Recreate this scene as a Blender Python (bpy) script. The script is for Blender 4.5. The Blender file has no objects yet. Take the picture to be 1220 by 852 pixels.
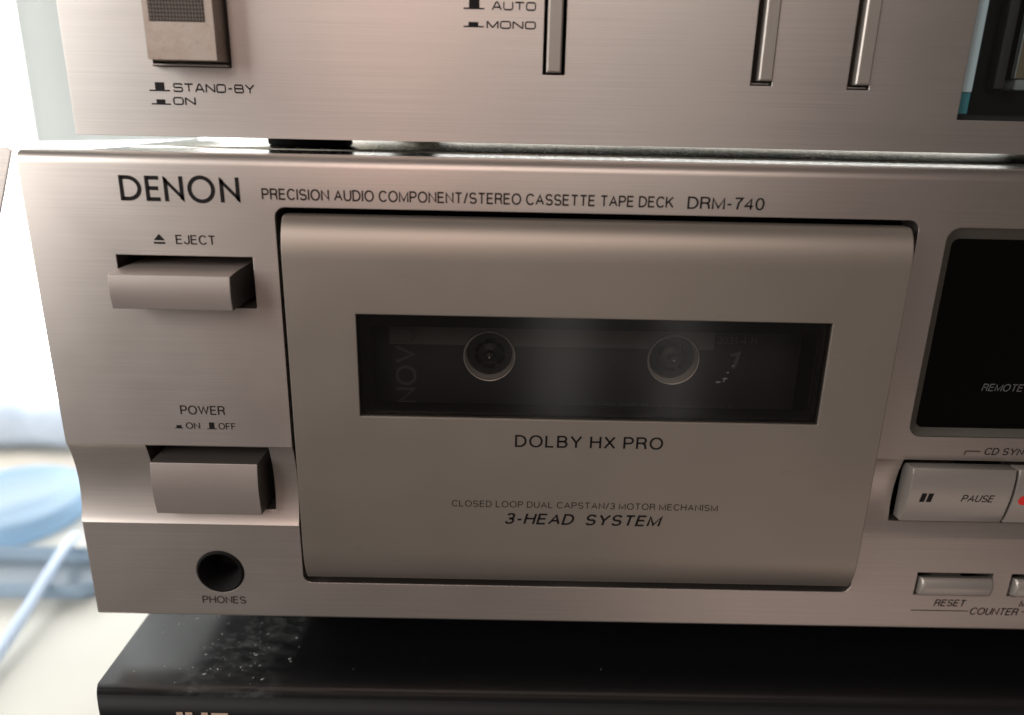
import bpy, bmesh, math, random
from mathutils import Vector, Matrix
random.seed(7)
scene = bpy.context.scene
COL = scene.collection
MM = 0.001
R = math.radians

# ------------------------------------------------------------------ camera
cam_d = bpy.data.cameras.new('camera')
cam = bpy.data.objects.new('camera', cam_d)
COL.objects.link(cam)
scene.camera = cam
cam_d.sensor_width = 36.0
cam_d.lens = 890 / 1220 * 36
cam_d.clip_start = 0.005
cam_d.clip_end = 50
YAW, PITCH, ROLL = R(-0.29), R(17.68), R(-1.22)
Mr = Matrix.Rotation(YAW, 3, 'Z') @ Matrix.Rotation(-PITCH, 3, 'X') @ Matrix.Rotation(ROLL, 3, 'Y')
rt, fw, up = Mr.col[0], Mr.col[1], Mr.col[2]
cam.matrix_world = Matrix(((rt[0], up[0], -fw[0], 99.302 * MM),
                           (rt[1], up[1], -fw[1], -154.344 * MM),
                           (rt[2], up[2], -fw[2], 118.017 * MM),
                           (0, 0, 0, 1)))
cam_d.dof.use_dof = True
cam_d.dof.focus_distance = 0.166
cam_d.dof.aperture_fstop = 8.0

# ------------------------------------------------------------------ light
world = bpy.data.worlds.new('World')
scene.world = world
world.use_nodes = True
bg = world.node_tree.nodes['Background']
bg.inputs[0].default_value = (1.0, 0.85, 0.77, 1)
bg.inputs[1].default_value = 0.05


def lamp(name, loc, target, size, size_y, watt, col):
    d = bpy.data.lights.new(name, 'AREA')
    d.shape = 'RECTANGLE'
    d.size, d.size_y = size, size_y
    d.energy = watt
    d.color = col
    o = bpy.data.objects.new(name, d)
    COL.objects.link(o)
    o.location = loc
    o.rotation_euler = (Vector(target) - Vector(loc)).to_track_quat('-Z', 'Y').to_euler()
    return o


lamp('window_light', (-0.85, -0.62, 0.46), (0.05, 0, 0.06), 0.75, 0.8, 12.5, (1.0, 0.99, 0.97))
lamp('room_fill', (0.12, -1.5, 0.95), (0.12, 0, 0.06), 1.2, 0.6, 5.2, (1.0, 0.86, 0.80))  # added broad warm fill that brightens the front panels
lamp('low_fill', (0.85, -1.1, -0.95), (0.18, 0, 0.04), 1.0, 0.3, 0.7, (1.0, 0.80, 0.72))  # added fill from below for the lower right of the deck
lamp('pink_streak_fill', (-0.13, -1.2, 0.52), (0.08, 0, 0.067), 0.16, 0.9, 0.75, (1.0, 0.66, 0.57))  # added strip, only there to streak the brushed metal pink
lamp('pale_streak_fill', (0.20, -1.2, 0.05), (0.11, 0, 0.067), 0.10, 1.0, 0.17, (1.0, 0.95, 0.88))  # added strip for a soft streak in the door glass and metal
lamp('thin_streak_fill', (0.42, -1.2, -0.05), (0.13, 0, 0.067), 0.05, 0.9, 0.10, (1.0, 0.94, 0.88))  # added narrow strip for a second streak in the door glass

vs = scene.view_settings
vs.view_transform = 'Standard'
vs.look = 'None'
vs.exposure = 0.22
vs.gamma = 1

# ------------------------------------------------------------------ materials
MATS = {}


class NT:
    def __init__(self, name):
        m = bpy.data.materials.new(name)
        m.use_nodes = True
        self.m = m
        self.t = m.node_tree
        self.b = self.t.nodes['Principled BSDF']
        self.out = self.t.nodes['Material Output']
        MATS[name] = m

    def n(self, typ, **kw):
        x = self.t.nodes.new(typ)
        for k, v in kw.items():
            setattr(x, k, v)
        return x

    def l(self, a, b):
        self.t.links.new(a, b)

    def coords(self, scale, rot=(0, 0, 0)):
        tc = self.n('ShaderNodeTexCoord')
        mp = self.n('ShaderNodeMapping')
        mp.inputs['Scale'].default_value = scale
        mp.inputs['Rotation'].default_value = rot
        self.l(tc.outputs['Object'], mp.inputs['Vector'])
        return mp.outputs[0]

    def noise(self, vec, scale=1.0, detail=4, rough=0.55):
        x = self.n('ShaderNodeTexNoise')
        x.inputs['Scale'].default_value = scale
        x.inputs['Detail'].default_value = detail
        x.inputs['Roughness'].default_value = rough
        self.l(vec, x.inputs['Vector'])
        return x.outputs['Fac']

    def remap(self, v, a, b, c, d):
        x = self.n('ShaderNodeMapRange')
        for i, q in zip((1, 2, 3, 4), (a, b, c, d)):
            x.inputs[i].default_value = q
        self.l(v, x.inputs[0])
        return x.outputs[0]

    def mix(self, fac, c1, c2):
        x = self.n('ShaderNodeMix', data_type='RGBA')
        self.l(fac, x.inputs[0]) if not isinstance(fac, float) else setattr(x.inputs[0], 'default_value', fac)
        for i, c in ((6, c1), (7, c2)):
            if isinstance(c, (tuple, list)):
                x.inputs[i].default_value = (*c, 1)
            else:
                self.l(c, x.inputs[i])
        return x.outputs[2]


def brushed(name, col, rough=0.34, streak=1.0, aniso=0.5, bev=0.25, along='X', metallic=0.96):
    N = NT(name)
    b = N.b
    b.inputs['Metallic'].default_value = metallic
    s = (22, 2200, 5200) if along == 'X' else (5200, 2200, 22)
    v = N.coords(s)
    n1 = N.noise(v, 1.0, 5, 0.65)
    n2 = N.noise(N.coords((40, 40, 60)), 1.0, 3)
    c = N.mix(N.remap(n1, 0.3, 0.7, 0.0, 1.0), tuple(x * (1 - 0.06 * streak) for x in col), tuple(min(1, x * (1 + 0.05 * streak)) for x in col))
    # small dirt specks
    vo = N.n('ShaderNodeTexVoronoi')
    vo.inputs['Scale'].default_value = 120
    N.l(N.coords((1, 1, 1)), vo.inputs['Vector'])
    sp = N.remap(vo.outputs['Distance'], 0.02, 0.07, 1.0, 0.0)
    gate = N.remap(n2, 0.60, 0.66, 0.0, 0.5)
    mu = N.n('ShaderNodeMath', operation='MULTIPLY')
    N.l(sp, mu.inputs[0]); N.l(gate, mu.inputs[1])
    c2 = N.mix(mu.outputs[0], c, tuple(x * 0.45 for x in col))
    N.l(c2, b.inputs['Base Color'])
    N.l(N.remap(n2, 0.3, 0.7, rough - 0.012, rough + 0.015), b.inputs['Roughness'])
    b.inputs['Anisotropic'].default_value = aniso
    tg = N.n('ShaderNodeCombineXYZ')
    tg.inputs[0].default_value = 0.0 if along == 'X' else 1.0
    tg.inputs[2].default_value = 1.0 if along == 'X' else 0.0
    N.l(tg.outputs[0], b.inputs['Tangent'])
    bv = N.n('ShaderNodeBevel', samples=4)
    bv.inputs['Radius'].default_value = bev * MM
    bp = N.n('ShaderNodeBump')
    bp.inputs['Strength'].default_value = 0.10 * streak
    bp.inputs['Distance'].default_value = 0.00003
    N.l(n1, bp.inputs['Height'])
    N.l(bv.outputs[0], bp.inputs['Normal'])
    N.l(bp.outputs[0], b.inputs['Normal'])
    return N.m


def satin(name, col, rough=0.42, metallic=0.55, grain=0.05, bev=0.3, blotch=0.025):
    N = NT(name)
    b = N.b
    b.inputs['Metallic'].default_value = metallic
    n1 = N.noise(N.coords((2500, 2500, 2500)), 1.0, 2)
    n2 = N.noise(N.coords((45, 45, 45)), 1.0, 4)
    k = blotch
    c = N.mix(N.remap(n2, 0.3, 0.7, 0.0, 1.0), tuple(x * (1 - k) for x in col), tuple(x * (1 + k) for x in col))
    n3 = N.noise(N.coords((90, 90, 420), (0, 0.5, 0)), 1.0, 5, 0.7)
    c = N.mix(N.remap(n3, 0.66, 0.74, 0.0, 0.22), c, tuple(x * 0.55 for x in col))
    N.l(c, b.inputs['Base Color'])
    N.l(N.remap(n2, 0.3, 0.7, rough - 0.012, rough + 0.015), b.inputs['Roughness'])
    bv = N.n('ShaderNodeBevel', samples=4)
    bv.inputs['Radius'].default_value = bev * MM
    bp = N.n('ShaderNodeBump')
    bp.inputs['Strength'].default_value = grain
    bp.inputs['Distance'].default_value = 0.00005
    N.l(n1, bp.inputs['Height'])
    N.l(bv.outputs[0], bp.inputs['Normal'])
    N.l(bp.outputs[0], b.inputs['Normal'])
    return N.m


def plain(name, col, rough=0.5, metallic=0.0, vary=0.06, scale=60):
    N = NT(name)
    b = N.b
    b.inputs['Metallic'].default_value = metallic
    n2 = N.noise(N.coords((scale,) * 3), 1.0, 3)
    N.l(N.mix(N.remap(n2, 0.3, 0.7, 0, 1), tuple(x * (1 - vary) for x in col), tuple(x * (1 + vary) for x in col)), b.inputs['Base Color'])
    b.inputs['Roughness'].default_value = rough
    if 'ink' in name or name in ('gap_black', 'rubber'):
        b.inputs['Specular IOR Level'].default_value = 0.12
    return N.m


brushed('deck_metal', (0.66, 0.59, 0.54), rough=0.37, streak=1.6)
brushed('receiver_metal', (0.67, 0.62, 0.58), rough=0.38, streak=1.6)
satin('door_paint', (0.345, 0.298, 0.255), rough=0.40, metallic=0.75)
satin('button_paint', (0.39, 0.335, 0.305), rough=0.42, metallic=0.6, grain=0.10)
satin('key_paint', (0.38, 0.34, 0.305), rough=0.36, metallic=0.6, grain=0.04)
N = NT('worn_paint')
N.b.inputs['Metallic'].default_value = 0.45
na = N.noise(N.coords((160, 160, 220)), 1.0, 6, 0.7)
nb = N.noise(N.coords((900, 900, 900)), 1.0, 3, 0.6)
c1 = N.mix(N.remap(na, 0.35, 0.68, 0, 1), (0.40, 0.335, 0.29), (0.31, 0.235, 0.185))
c2 = N.mix(N.remap(nb, 0.60, 0.74, 0, 0.45), c1, (0.16, 0.11, 0.085))
N.l(c2, N.b.inputs['Base Color'])
N.l(N.remap(na, 0.3, 0.7, 0.38, 0.55), N.b.inputs['Roughness'])
bpn = N.n('ShaderNodeBump'); bpn.inputs['Strength'].default_value = 0.25; bpn.inputs['Distance'].default_value = 0.0001
N.l(nb, bpn.inputs['Height']); N.l(bpn.outputs[0], N.b.inputs['Normal'])
plain('ink', (0.012, 0.010, 0.010), 0.55)
plain('brown_ink', (0.028, 0.019, 0.016), 0.55)
plain('grey_ink', (0.17, 0.17, 0.17), 0.6)
plain('dim_ink', (0.085, 0.085, 0.085), 0.6)
plain('faint_ink', (0.115, 0.12, 0.12), 0.6)
plain('tan_ink', (0.42, 0.30, 0.22), 0.45)
plain('red_ink', (0.62, 0.03, 0.025), 0.4)
plain('black_plastic', (0.012, 0.012, 0.012), 0.42)
plain('gap_black', (0.005, 0.0045, 0.0045), 0.7)
plain('button_shade', (0.05, 0.043, 0.038), 0.45)  # dark tone standing for shade on the button faces
plain('matte_black', (0.006, 0.006, 0.0065), 0.55)
MATS['matte_black'].node_tree.nodes['Principled BSDF'].inputs['Specular IOR Level'].default_value = 0.25
plain('rubber', (0.010, 0.010, 0.010), 0.75)
plain('chassis_grey', (0.06, 0.06, 0.06), 0.45, 0.4)
plain('spindle_metal', (0.8, 0.78, 0.74), 0.18, 1.0)
plain('rim_metal', (0.92, 0.86, 0.80), 0.35, 0.35)
plain('bezel_olive', (0.13, 0.12, 0.10), 0.30, 0.3)
plain('meter_black', (0.012, 0.013, 0.013), 0.30)
plain('meter_face', (0.38, 0.30, 0.20), 0.5)
plain('meter_grey', (0.10, 0.095, 0.095), 0.35)
plain('highlight_grey', (0.022, 0.022, 0.022), 0.5)
plain('meter_white', (0.55, 0.60, 0.60), 0.3)
plain('shell_black', (0.035, 0.035, 0.037), 0.4)
plain('field_grey', (0.125, 0.12, 0.12), 0.55)
plain('table_white', (0.66, 0.64, 0.57), 0.55, vary=0.05, scale=14)
plain('slat_beige', (0.55, 0.50, 0.42), 0.6)
plain('roll_blue', (0.52, 0.60, 0.70), 0.6)
plain('cable_white', (0.62, 0.74, 0.92), 0.35)
plain('frame_white', (0.78, 0.78, 0.76), 0.45)
plain('bottle_white', (0.80, 0.81, 0.84), 0.4)
plain('dust_white', (0.60, 0.62, 0.60), 0.8)
plain('speck_white', (0.85, 0.85, 0.82), 0.6)

# galvanised sheet of the deck's top
N = NT('galvanised')
N.b.inputs['Metallic'].default_value = 1.0
nn = N.noise(N.coords((60, 45, 60)), 1.0, 4)
nf = N.noise(N.coords((900, 500, 900)), 1.0, 3)
N.l(N.mix(N.remap(nn, 0.35, 0.65, 0, 1), (0.34, 0.33, 0.30), (0.66, 0.62, 0.55)), N.b.inputs['Base Color'])
N.l(N.remap(nf, 0.3, 0.7, 0.16, 0.30), N.b.inputs['Roughness'])

# smoked acrylic (thin): tinted see-through plus a clear surface reflection
def thin_glass(name, tint, strength=1.0, rough=0.03):
    N = NT(name)
    N.t.nodes.remove(N.b)
    tr = N.n('ShaderNodeBsdfTransparent')
    tr.inputs[0].default_value = (*tint, 1)
    gl = N.n('ShaderNodeBsdfGlossy')
    gl.inputs['Roughness'].default_value = rough
    fr = N.n('ShaderNodeFresnel')
    fr.inputs[0].default_value = 1.49
    ml = N.n('ShaderNodeMath', operation='MULTIPLY')
    ml.inputs[1].default_value = strength
    N.l(fr.outputs[0], ml.inputs[0])
    mx = N.n('ShaderNodeMixShader')
    N.l(ml.outputs[0], mx.inputs[0])
    N.l(tr.outputs[0], mx.inputs[1])
    N.l(gl.outputs[0], mx.inputs[2])
    N.l(mx.outputs[0], N.out.inputs[0])


thin_glass('door_glass', (0.86, 0.86, 0.85), 1.15, 0.15)
thin_glass('display_glass', (0.22, 0.22, 0.22), 1.0, 0.03)
thin_glass('meter_glass', (0.86, 0.90, 0.90), 1.0, 0.02)

# edge of the clear meter cover, teal in the thickness
N = NT('acrylic_edge')
N.b.inputs['Base Color'].default_value = (0.38, 0.50, 0.53, 1)
N.b.inputs['Roughness'].default_value = 0.15
N = NT('acrylic_teal')
N.b.inputs['Base Color'].default_value = (0.05, 0.17, 0.20, 1)
N.b.inputs['Roughness'].default_value = 0.15

# blue translucent plastic / dish
for nm, c in (('blue_plastic', (0.60, 0.81, 1.0)), ('dish_glass', (0.46, 0.55, 0.63))):
    N = NT(nm)
    N.b.inputs['Base Color'].default_value = (*c, 1)
    N.b.inputs['Roughness'].default_value = 0.25
    tl = N.n('ShaderNodeBsdfTranslucent')
    tl.inputs[0].default_value = (*c, 1)
    mx = N.n('ShaderNodeMixShader')
    mx.inputs[0].default_value = 0.55
    N.l(N.b.outputs[0], mx.inputs[1]); N.l(tl.outputs[0], mx.inputs[2])
    N.l(mx.outputs[0], N.out.inputs[0])

# curtain: thin cloth the daylight shines through
N = NT('curtain_cloth')
N.b.inputs['Base Color'].default_value = (0.80, 0.81, 0.79, 1)
N.b.inputs['Roughness'].default_value = 0.8
tl = N.n('ShaderNodeBsdfTranslucent')
tl.inputs[0].default_value = (0.42, 0.435, 0.42, 1)
mx = N.n('ShaderNodeMixShader')
mx.inputs[0].default_value = 0.6
N.l(N.b.outputs[0], mx.inputs[1]); N.l(tl.outputs[0], mx.inputs[2])
N.l(mx.outputs[0], N.out.inputs[0])

# daylight in the window
N = NT('daylight')
N.t.nodes.remove(N.b)
em = N.n('ShaderNodeEmission')
em.inputs[0].default_value = (0.97, 0.99, 1.0, 1)
em.inputs[1].default_value = 4.5
N.l(em.outputs[0], N.out.inputs[0])

# black lacquer of the lower component, dusty patch ending at a painted shadow edge
N = NT('black_lacquer')
b = N.b
vec = N.coords((1, 1, 1))
n1 = N.noise(N.coords((260, 420, 260), (0, 0, 0.5)), 1.0, 6, 0.7)
n2 = N.noise(N.coords((55, 55, 55)), 1.0, 3)
sx = N.n('ShaderNodeSeparateXYZ'); N.l(vec, sx.inputs[0])
px = N.remap(sx.outputs[0], 0.018, 0.026, 0, 1)
px2 = N.remap(sx.outputs[0], 0.0455, 0.0480, 1, 0)
mu = N.n('ShaderNodeMath', operation='MULTIPLY'); N.l(px, mu.inputs[0]); N.l(px2, mu.inputs[1])
mu2 = N.n('ShaderNodeMath', operation='MULTIPLY'); N.l(mu.outputs[0], mu2.inputs[0])
N.l(N.remap(n2, 0.40, 0.62, 0.12, 1.0), mu2.inputs[1])
mu3 = N.n('ShaderNodeMath', operation='MULTIPLY'); N.l(mu2.outputs[0], mu3.inputs[0])
N.l(N.remap(n1, 0.42, 0.72, 0.02, 0.20), mu3.inputs[1])
N.l(N.mix(mu3.outputs[0], (0.004, 0.004, 0.0045), (0.42, 0.44, 0.43)), b.inputs['Base Color'])
N.l(N.remap(n1, 0.3, 0.7, 0.20, 0.26), b.inputs['Roughness'])
b.inputs['IOR'].default_value = 1.8

# ------------------------------------------------------------------ geometry helpers (millimetres in, metres out)


def tagp(o, label=None, cat=None, group=None, kind=None):
    for k, v in (('label', label), ('category', cat), ('group', group), ('kind', kind)):
        if v:
            o[k] = v
    return o


def empty(name, loc_mm):
    o = bpy.data.objects.new(name, None)
    o.empty_display_size = 0.02
    o.location = Vector(loc_mm) * MM
    COL.objects.link(o)
    return o


def world_loc(o):
    v = Vector(o.location)
    return v


def link(name, me, mat, parent=None, angle=30):
    o = bpy.data.objects.new(name, me)
    if isinstance(mat, (list, tuple)):
        for q in mat:
            me.materials.append(MATS[q])
    elif mat:
        me.materials.append(MATS[mat])
    COL.objects.link(o)
    if parent is not None:
        o.parent = parent
        p = parent
        off = Vector((0, 0, 0))
        while p is not None:
            if p.type == 'EMPTY':
                off += p.location
            p = p.parent
        o.matrix_parent_inverse = Matrix.Translation(-off) if parent.type == 'EMPTY' else Matrix.Identity(4)
    if angle:
        me.shade_smooth()
        me.set_sharp_from_angle(angle=R(angle))
    return o


def bm_mesh(name, bm, scale=True):
    if scale:
        bmesh.ops.scale(bm, vec=(MM, MM, MM), verts=bm.verts)
    bmesh.ops.recalc_face_normals(bm, faces=bm.faces)
    me = bpy.data.meshes.new(name)
    bm.to_mesh(me)
    bm.free()
    return me


def add_box(bm, x0, x1, y0, y1, z0, z1):
    vs_ = [bm.verts.new((x, y, z)) for x in (x0, x1) for y in (y0, y1) for z in (z0, z1)]
    for f in ((0, 1, 3, 2), (4, 6, 7, 5), (0, 4, 5, 1), (2, 3, 7, 6), (0, 2, 6, 4), (1, 5, 7, 3)):
        bm.faces.new([vs_[i] for i in f])
    return vs_


def box(name, x0, x1, y0, y1, z0, z1, mat, parent=None, bev=0.0, seg=3):
    bm = bmesh.new()
    add_box(bm, x0, x1, y0, y1, z0, z1)
    if bev:
        bmesh.ops.bevel(bm, geom=bm.edges[:], offset=bev, segments=seg, profile=0.5, affect='EDGES')
    return link(name, bm_mesh(name, bm), mat, parent)


def prism_x(bm, prof, x0, x1, top=None):
    """closed (y,z) outline pushed along X; top(i, side) may shift ends"""
    a = [bm.verts.new((x0, y, z)) for y, z in prof]
    c = [bm.verts.new((x1, y, z)) for y, z in prof]
    n = len(prof)
    for i in range(n):
        j = (i + 1) % n
        bm.faces.new((a[i], a[j], c[j], c[i]))
    bm.faces.new(a)
    bm.faces.new(c[::-1])
    return a, c


def prism_y(bm, outline, y0, y1):
    """closed (x,z) outline pushed along Y"""
    a = [bm.verts.new((x, y0, z)) for x, z in outline]
    c = [bm.verts.new((x, y1, z)) for x, z in outline]
    n = len(outline)
    for i in range(n):
        j = (i + 1) % n
        bm.faces.new((a[i], a[j], c[j], c[i]))
    bm.faces.new(a)
    bm.faces.new(c[::-1])


def rrect(x0, x1, z0, z1, r, seg=6):
    pts = []
    for cx, cz, a0 in ((x1 - r, z1 - r, 0), (x0 + r, z1 - r, 90), (x0 + r, z0 + r, 180), (x1 - r, z0 + r, 270)):
        for i in range(seg + 1):
            a = R(a0 + 90 * i / seg)
            pts.append((cx + r * math.cos(a), cz + r * math.sin(a)))
    return pts


def circle(cx, cz, r, n=48):
    return [(cx + r * math.cos(2 * math.pi * i / n), cz + r * math.sin(2 * math.pi * i / n)) for i in range(n)]


def cut(o, bms, angle=30):
    """subtract each bmesh (mm) from o, in place"""
    cs = []
    for bm in bms:
        me = bm_mesh('cutter', bm)
        c = bpy.data.objects.new('cutter', me)
        COL.objects.link(c)
        m = o.modifiers.new('b', 'BOOLEAN')
        m.operation = 'DIFFERENCE'
        m.solver = 'EXACT'
        m.object = c
        cs.append(c)
    bpy.context.view_layer.update()
    dg = bpy.context.evaluated_depsgraph_get()
    me = bpy.data.meshes.new_from_object(o.evaluated_get(dg))
    o.modifiers.clear()
    old = o.data
    o.data = me
    bpy.data.meshes.remove(old)
    for c in cs:
        d = c.data
        bpy.data.objects.remove(c)
        bpy.data.meshes.remove(d)
    me.shade_smooth()
    me.set_sharp_from_angle(angle=R(angle))


def bmy(outline, y0, y1):
    bm = bmesh.new()
    prism_y(bm, outline, y0, y1)
    return bm


def bmbox(*a):
    bm = bmesh.new()
    add_box(bm, *a)
    return bm


def lathe_y(bm, cx, cz, prof, n=40):
    """prof: list of (radius, y); axis along Y"""
    rings = []
    for r, y in prof:
        if r <= 1e-6:
            rings.append([bm.verts.new((cx, y, cz))])
        else:
            rings.append([bm.verts.new((cx + r * math.cos(2 * math.pi * i / n), y, cz + r * math.sin(2 * math.pi * i / n))) for i in range(n)])
    for a, b_ in zip(rings, rings[1:]):
        for i in range(n):
            j = (i + 1) % n
            va = [a[i % len(a)], a[j % len(a)]] if len(a) > 1 else [a[0]]
            vb = [b_[j % len(b_)], b_[i % len(b_)]] if len(b_) > 1 else [b_[0]]
            f = va + vb
            if len(f) >= 3:
                bm.faces.new(f)


def lathe_z(bm, cx, cy, prof, n=48):
    rings = []
    for r, z in prof:
        if r <= 1e-6:
            rings.append([bm.verts.new((cx, cy, z))])
        else:
            rings.append([bm.verts.new((cx + r * math.cos(2 * math.pi * i / n), cy + r * math.sin(2 * math.pi * i / n), z)) for i in range(n)])
    for a, b_ in zip(rings, rings[1:]):
        for i in range(n):
            j = (i + 1) % n
            va = [a[i], a[j]] if len(a) > 1 else [a[0]]
            vb = [b_[j], b_[i]] if len(b_) > 1 else [b_[0]]
            f = va + vb
            if len(f) >= 3:
                bm.faces.new(f)


INK = 0.06   # print stands this far (mm) off its surface


def flat_polys(name, polys, Y, mat, parent, yfun=None):
    """flat print from (x,z) polygons on the plane Y (slightly proud)"""
    bm = bmesh.new()
    for p in polys:
        vv = [bm.verts.new((x, (yfun(z) if yfun else Y) - INK, z)) for x, z in p]
        bm.faces.new(vv)
    return link(name, bm_mesh(name, bm), mat, parent, angle=0)


def text(s, x0, x1, z0, z1, Y, mat, parent, shear=0.0, thin=0.0, space=1.0, yfun=None, rot=False, label=None, name='lettering'):
    cu = bpy.data.curves.new('t', 'FONT')
    cu.body = s
    cu.shear = shear
    cu.offset = thin
    cu.space_character = space
    cu.resolution_u = 5
    cu.fill_mode = 'FRONT'
    to = bpy.data.objects.new('t', cu)
    COL.objects.link(to)
    bpy.context.view_layer.update()
    dg = bpy.context.evaluated_depsgraph_get()
    me = bpy.data.meshes.new_from_object(to.evaluated_get(dg))
    bpy.data.objects.remove(to)
    bpy.data.curves.remove(cu)
    xs = [v.co.x for v in me.vertices]
    ys = [v.co.y for v in me.vertices]
    a0, a1, b0, b1 = min(xs), max(xs), min(ys), max(ys)
    for v in me.vertices:
        u = (v.co.x - a0) / (a1 - a0)
        w = (v.co.y - b0) / (b1 - b0)
        if rot:   # reads upwards
            x = x1 - w * (x1 - x0) ; x = x0 + (1 - w) * (x1 - x0)
            z = z0 + u * (z1 - z0)
        else:
            x = x0 + u * (x1 - x0)
            z = z0 + w * (z1 - z0)
        y = (yfun(z) if yfun else Y) - INK
        v.co = (x * MM, y * MM, z * MM)
    me.name = 'lettering'
    me.materials.clear()
    o = link(name, me, mat, parent, angle=0)
    if label:
        o['label'] = label
    return o


def stroke(pts, w, closed=False):
    """polygons (quads + joints) of a stroked polyline"""
    out = []
    segs = list(zip(pts, pts[1:])) + ([(pts[-1], pts[0])] if closed else [])
    for (x0, y0), (x1, y1) in segs:
        dx, dy = x1 - x0, y1 - y0
        L = math.hypot(dx, dy)
        if L < 1e-6:
            continue
        nx, ny = -dy / L * w / 2, dx / L * w / 2
        out.append([(x0 + nx, y0 + ny), (x0 - nx, y0 - ny), (x1 - nx, y1 - ny), (x1 + nx, y1 + ny)])
    return out


def ring(cx, cz, rx, rz, w, a0=0, a1=360, n=40):
    out = []
    for i in range(n):
        t0, t1 = R(a0 + (a1 - a0) * i / n), R(a0 + (a1 - a0) * (i + 1) / n)
        out.append([(cx + (rx) * math.cos(t0), cz + (rz) * math.sin(t0)), (cx + (rx) * math.cos(t1), cz + (rz) * math.sin(t1)),
                    (cx + (rx - w) * math.cos(t1), cz + (rz - w) * math.sin(t1)), (cx + (rx - w) * math.cos(t0), cz + (rz - w) * math.sin(t0))])
    return out


def arc(cx, cy, rx, ry, a0, a1, n=14):
    return [(cx + rx * math.cos(R(a0 + (a1 - a0) * i / n)), cy + ry * math.sin(R(a0 + (a1 - a0) * i / n))) for i in range(n + 1)]


def strip(pts, w):
    """mitred polygons along a polyline of stroke width w"""
    p = [Vector(q) for q in pts]
    closed = (p[0] - p[-1]).length < 1e-6
    n = len(p)
    L, Rr = [], []
    for i in range(n):
        if closed:
            a = p[i - 1] if i else p[-2]
            c = p[i + 1] if i < n - 1 else p[1]
        else:
            a = p[max(0, i - 1)]
            c = p[min(n - 1, i + 1)]
        d0 = (p[i] - a).normalized() if (p[i] - a).length > 1e-9 else None
        d1 = (c - p[i]).normalized() if (c - p[i]).length > 1e-9 else None
        d0 = d0 or d1
        d1 = d1 or d0
        n0, n1 = Vector((-d0.y, d0.x)), Vector((-d1.y, d1.x))
        m = (n0 + n1)
        m = m.normalized() if m.length > 1e-6 else n0
        k = min(2.4, 1 / max(0.25, m.dot(n0)))
        L.append(p[i] + m * (w / 2 * k))
        Rr.append(p[i] - m * (w / 2 * k))
    return [[tuple(L[i]), tuple(Rr[i]), tuple(Rr[i + 1]), tuple(L[i + 1])] for i in range(n - 1)]


HV = {   # upright grotesque capitals, centre lines: (width, strokes)
    'A': (.82, [[(0, 0), (.41, 1), (.82, 0)], [(.15, .34), (.67, .34)]]),
    'B': (.68, [[(0, .52), (.42, .52)] + arc(.42, .26, .26, .26, 90, -90) + [(0, 0), (0, 1), (.40, 1)] + arc(.40, .76, .24, .24, 90, -90) + [(0, .52)]]),
    'C': (.80, [arc(.43, .5, .43, .52, 38, 322, 26)]),
    'D': (.76, [[(0, 0), (0, 1), (.30, 1)] + arc(.30, .5, .46, .5, 90, -90, 20) + [(0, 0)]]),
    'E': (.64, [[(.64, 0), (0, 0), (0, 1), (.62, 1)], [(0, .53), (.58, .53)]]),
    'F': (.60, [[(0, -.05), (0, 1), (.60, 1)], [(0, .51), (.53, .51)]]),
    'H': (.74, [[(0, -.05), (0, 1.05)], [(.74, -.05), (.74, 1.05)], [(0, .53), (.74, .53)]]),
    'I': (.02, [[(.01, -.05), (.01, 1.05)]]),
    'J': (.52, [[(.52, 1.05), (.52, .27)] + arc(.26, .26, .26, .27, 0, -180, 14)]),
    'K': (.74, [[(0, -.05), (0, 1.05)], [(.72, 1.03), (0, .36)], [(.25, .60), (.76, -.03)]]),
    'L': (.58, [[(0, 1.05), (0, 0), (.58, 0)]]),
    'M': (.92, [[(0, -.05), (0, 1), (.46, .02), (.92, 1), (.92, -.05)]]),
    'N': (.74, [[(0, -.05), (0, 1), (.74, 0), (.74, 1.05)]]),
    'O': (.92, [arc(.46, .5, .46, .52, 0, 360, 32)]),
    'P': (.66, [[(0, -.05), (0, 1), (.39, 1)] + arc(.39, .73, .27, .27, 90, -90) + [(0, .46)]]),
    'R': (.70, [[(0, -.05), (0, 1), (.42, 1)] + arc(.42, .75, .25, .25, 90, -90) + [(0, .50)], [(.42, .50), (.62, .38), (.66, .10), (.70, -.04)]]),
    'S': (.70, [arc(.34, .75, .32, .27, 18, 255, 18) + [(.45, .465)] + arc(.37, .245, .33, .265, 72, -162, 18)]),
    'T': (.72, [[(0, 1), (.72, 1)], [(.36, 1), (.36, -.05)]]),
    'U': (.72, [[(0, 1.05), (0, .36)] + arc(.36, .36, .36, .38, 180, 360, 18) + [(.72, 1.05)]]),
    'V': (.80, [[(0, 1.03), (.40, 0), (.80, 1.03)]]),
    'W': (1.18, [[(0, 1.03), (.30, .02), (.59, 1), (.88, .02), (1.18, 1.03)]]),
    'X': (.78, [[(0, -.03), (.76, 1.03)], [(.02, 1.03), (.78, -.03)]]),
    'Y': (.80, [[(0, 1.03), (.40, .44), (.80, 1.03)], [(.40, .44), (.40, -.05)]]),
    '0': (.60, [arc(.30, .5, .30, .52, 0, 360, 28)]),
    '1': (.30, [[(0, .80), (.20, .86), (.28, 1.03), (.28, -.05)]]),
    '3': (.60, [arc(.30, .75, .27, .27, 160, -90, 16) + arc(.30, .25, .30, .27, 90, -165, 18)]),
    '4': (.62, [[(.46, -.05), (.46, 1), (0, .28), (.64, .28)]]),
    '7': (.58, [[(0, 1), (.58, 1), (.30, .55), (.20, -.05)]]),
    '-': (.34, [[(0, .40), (.34, .40)]]),
    '/': (.36, [[(0, -.05), (.36, 1.05)]]),
}


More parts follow.
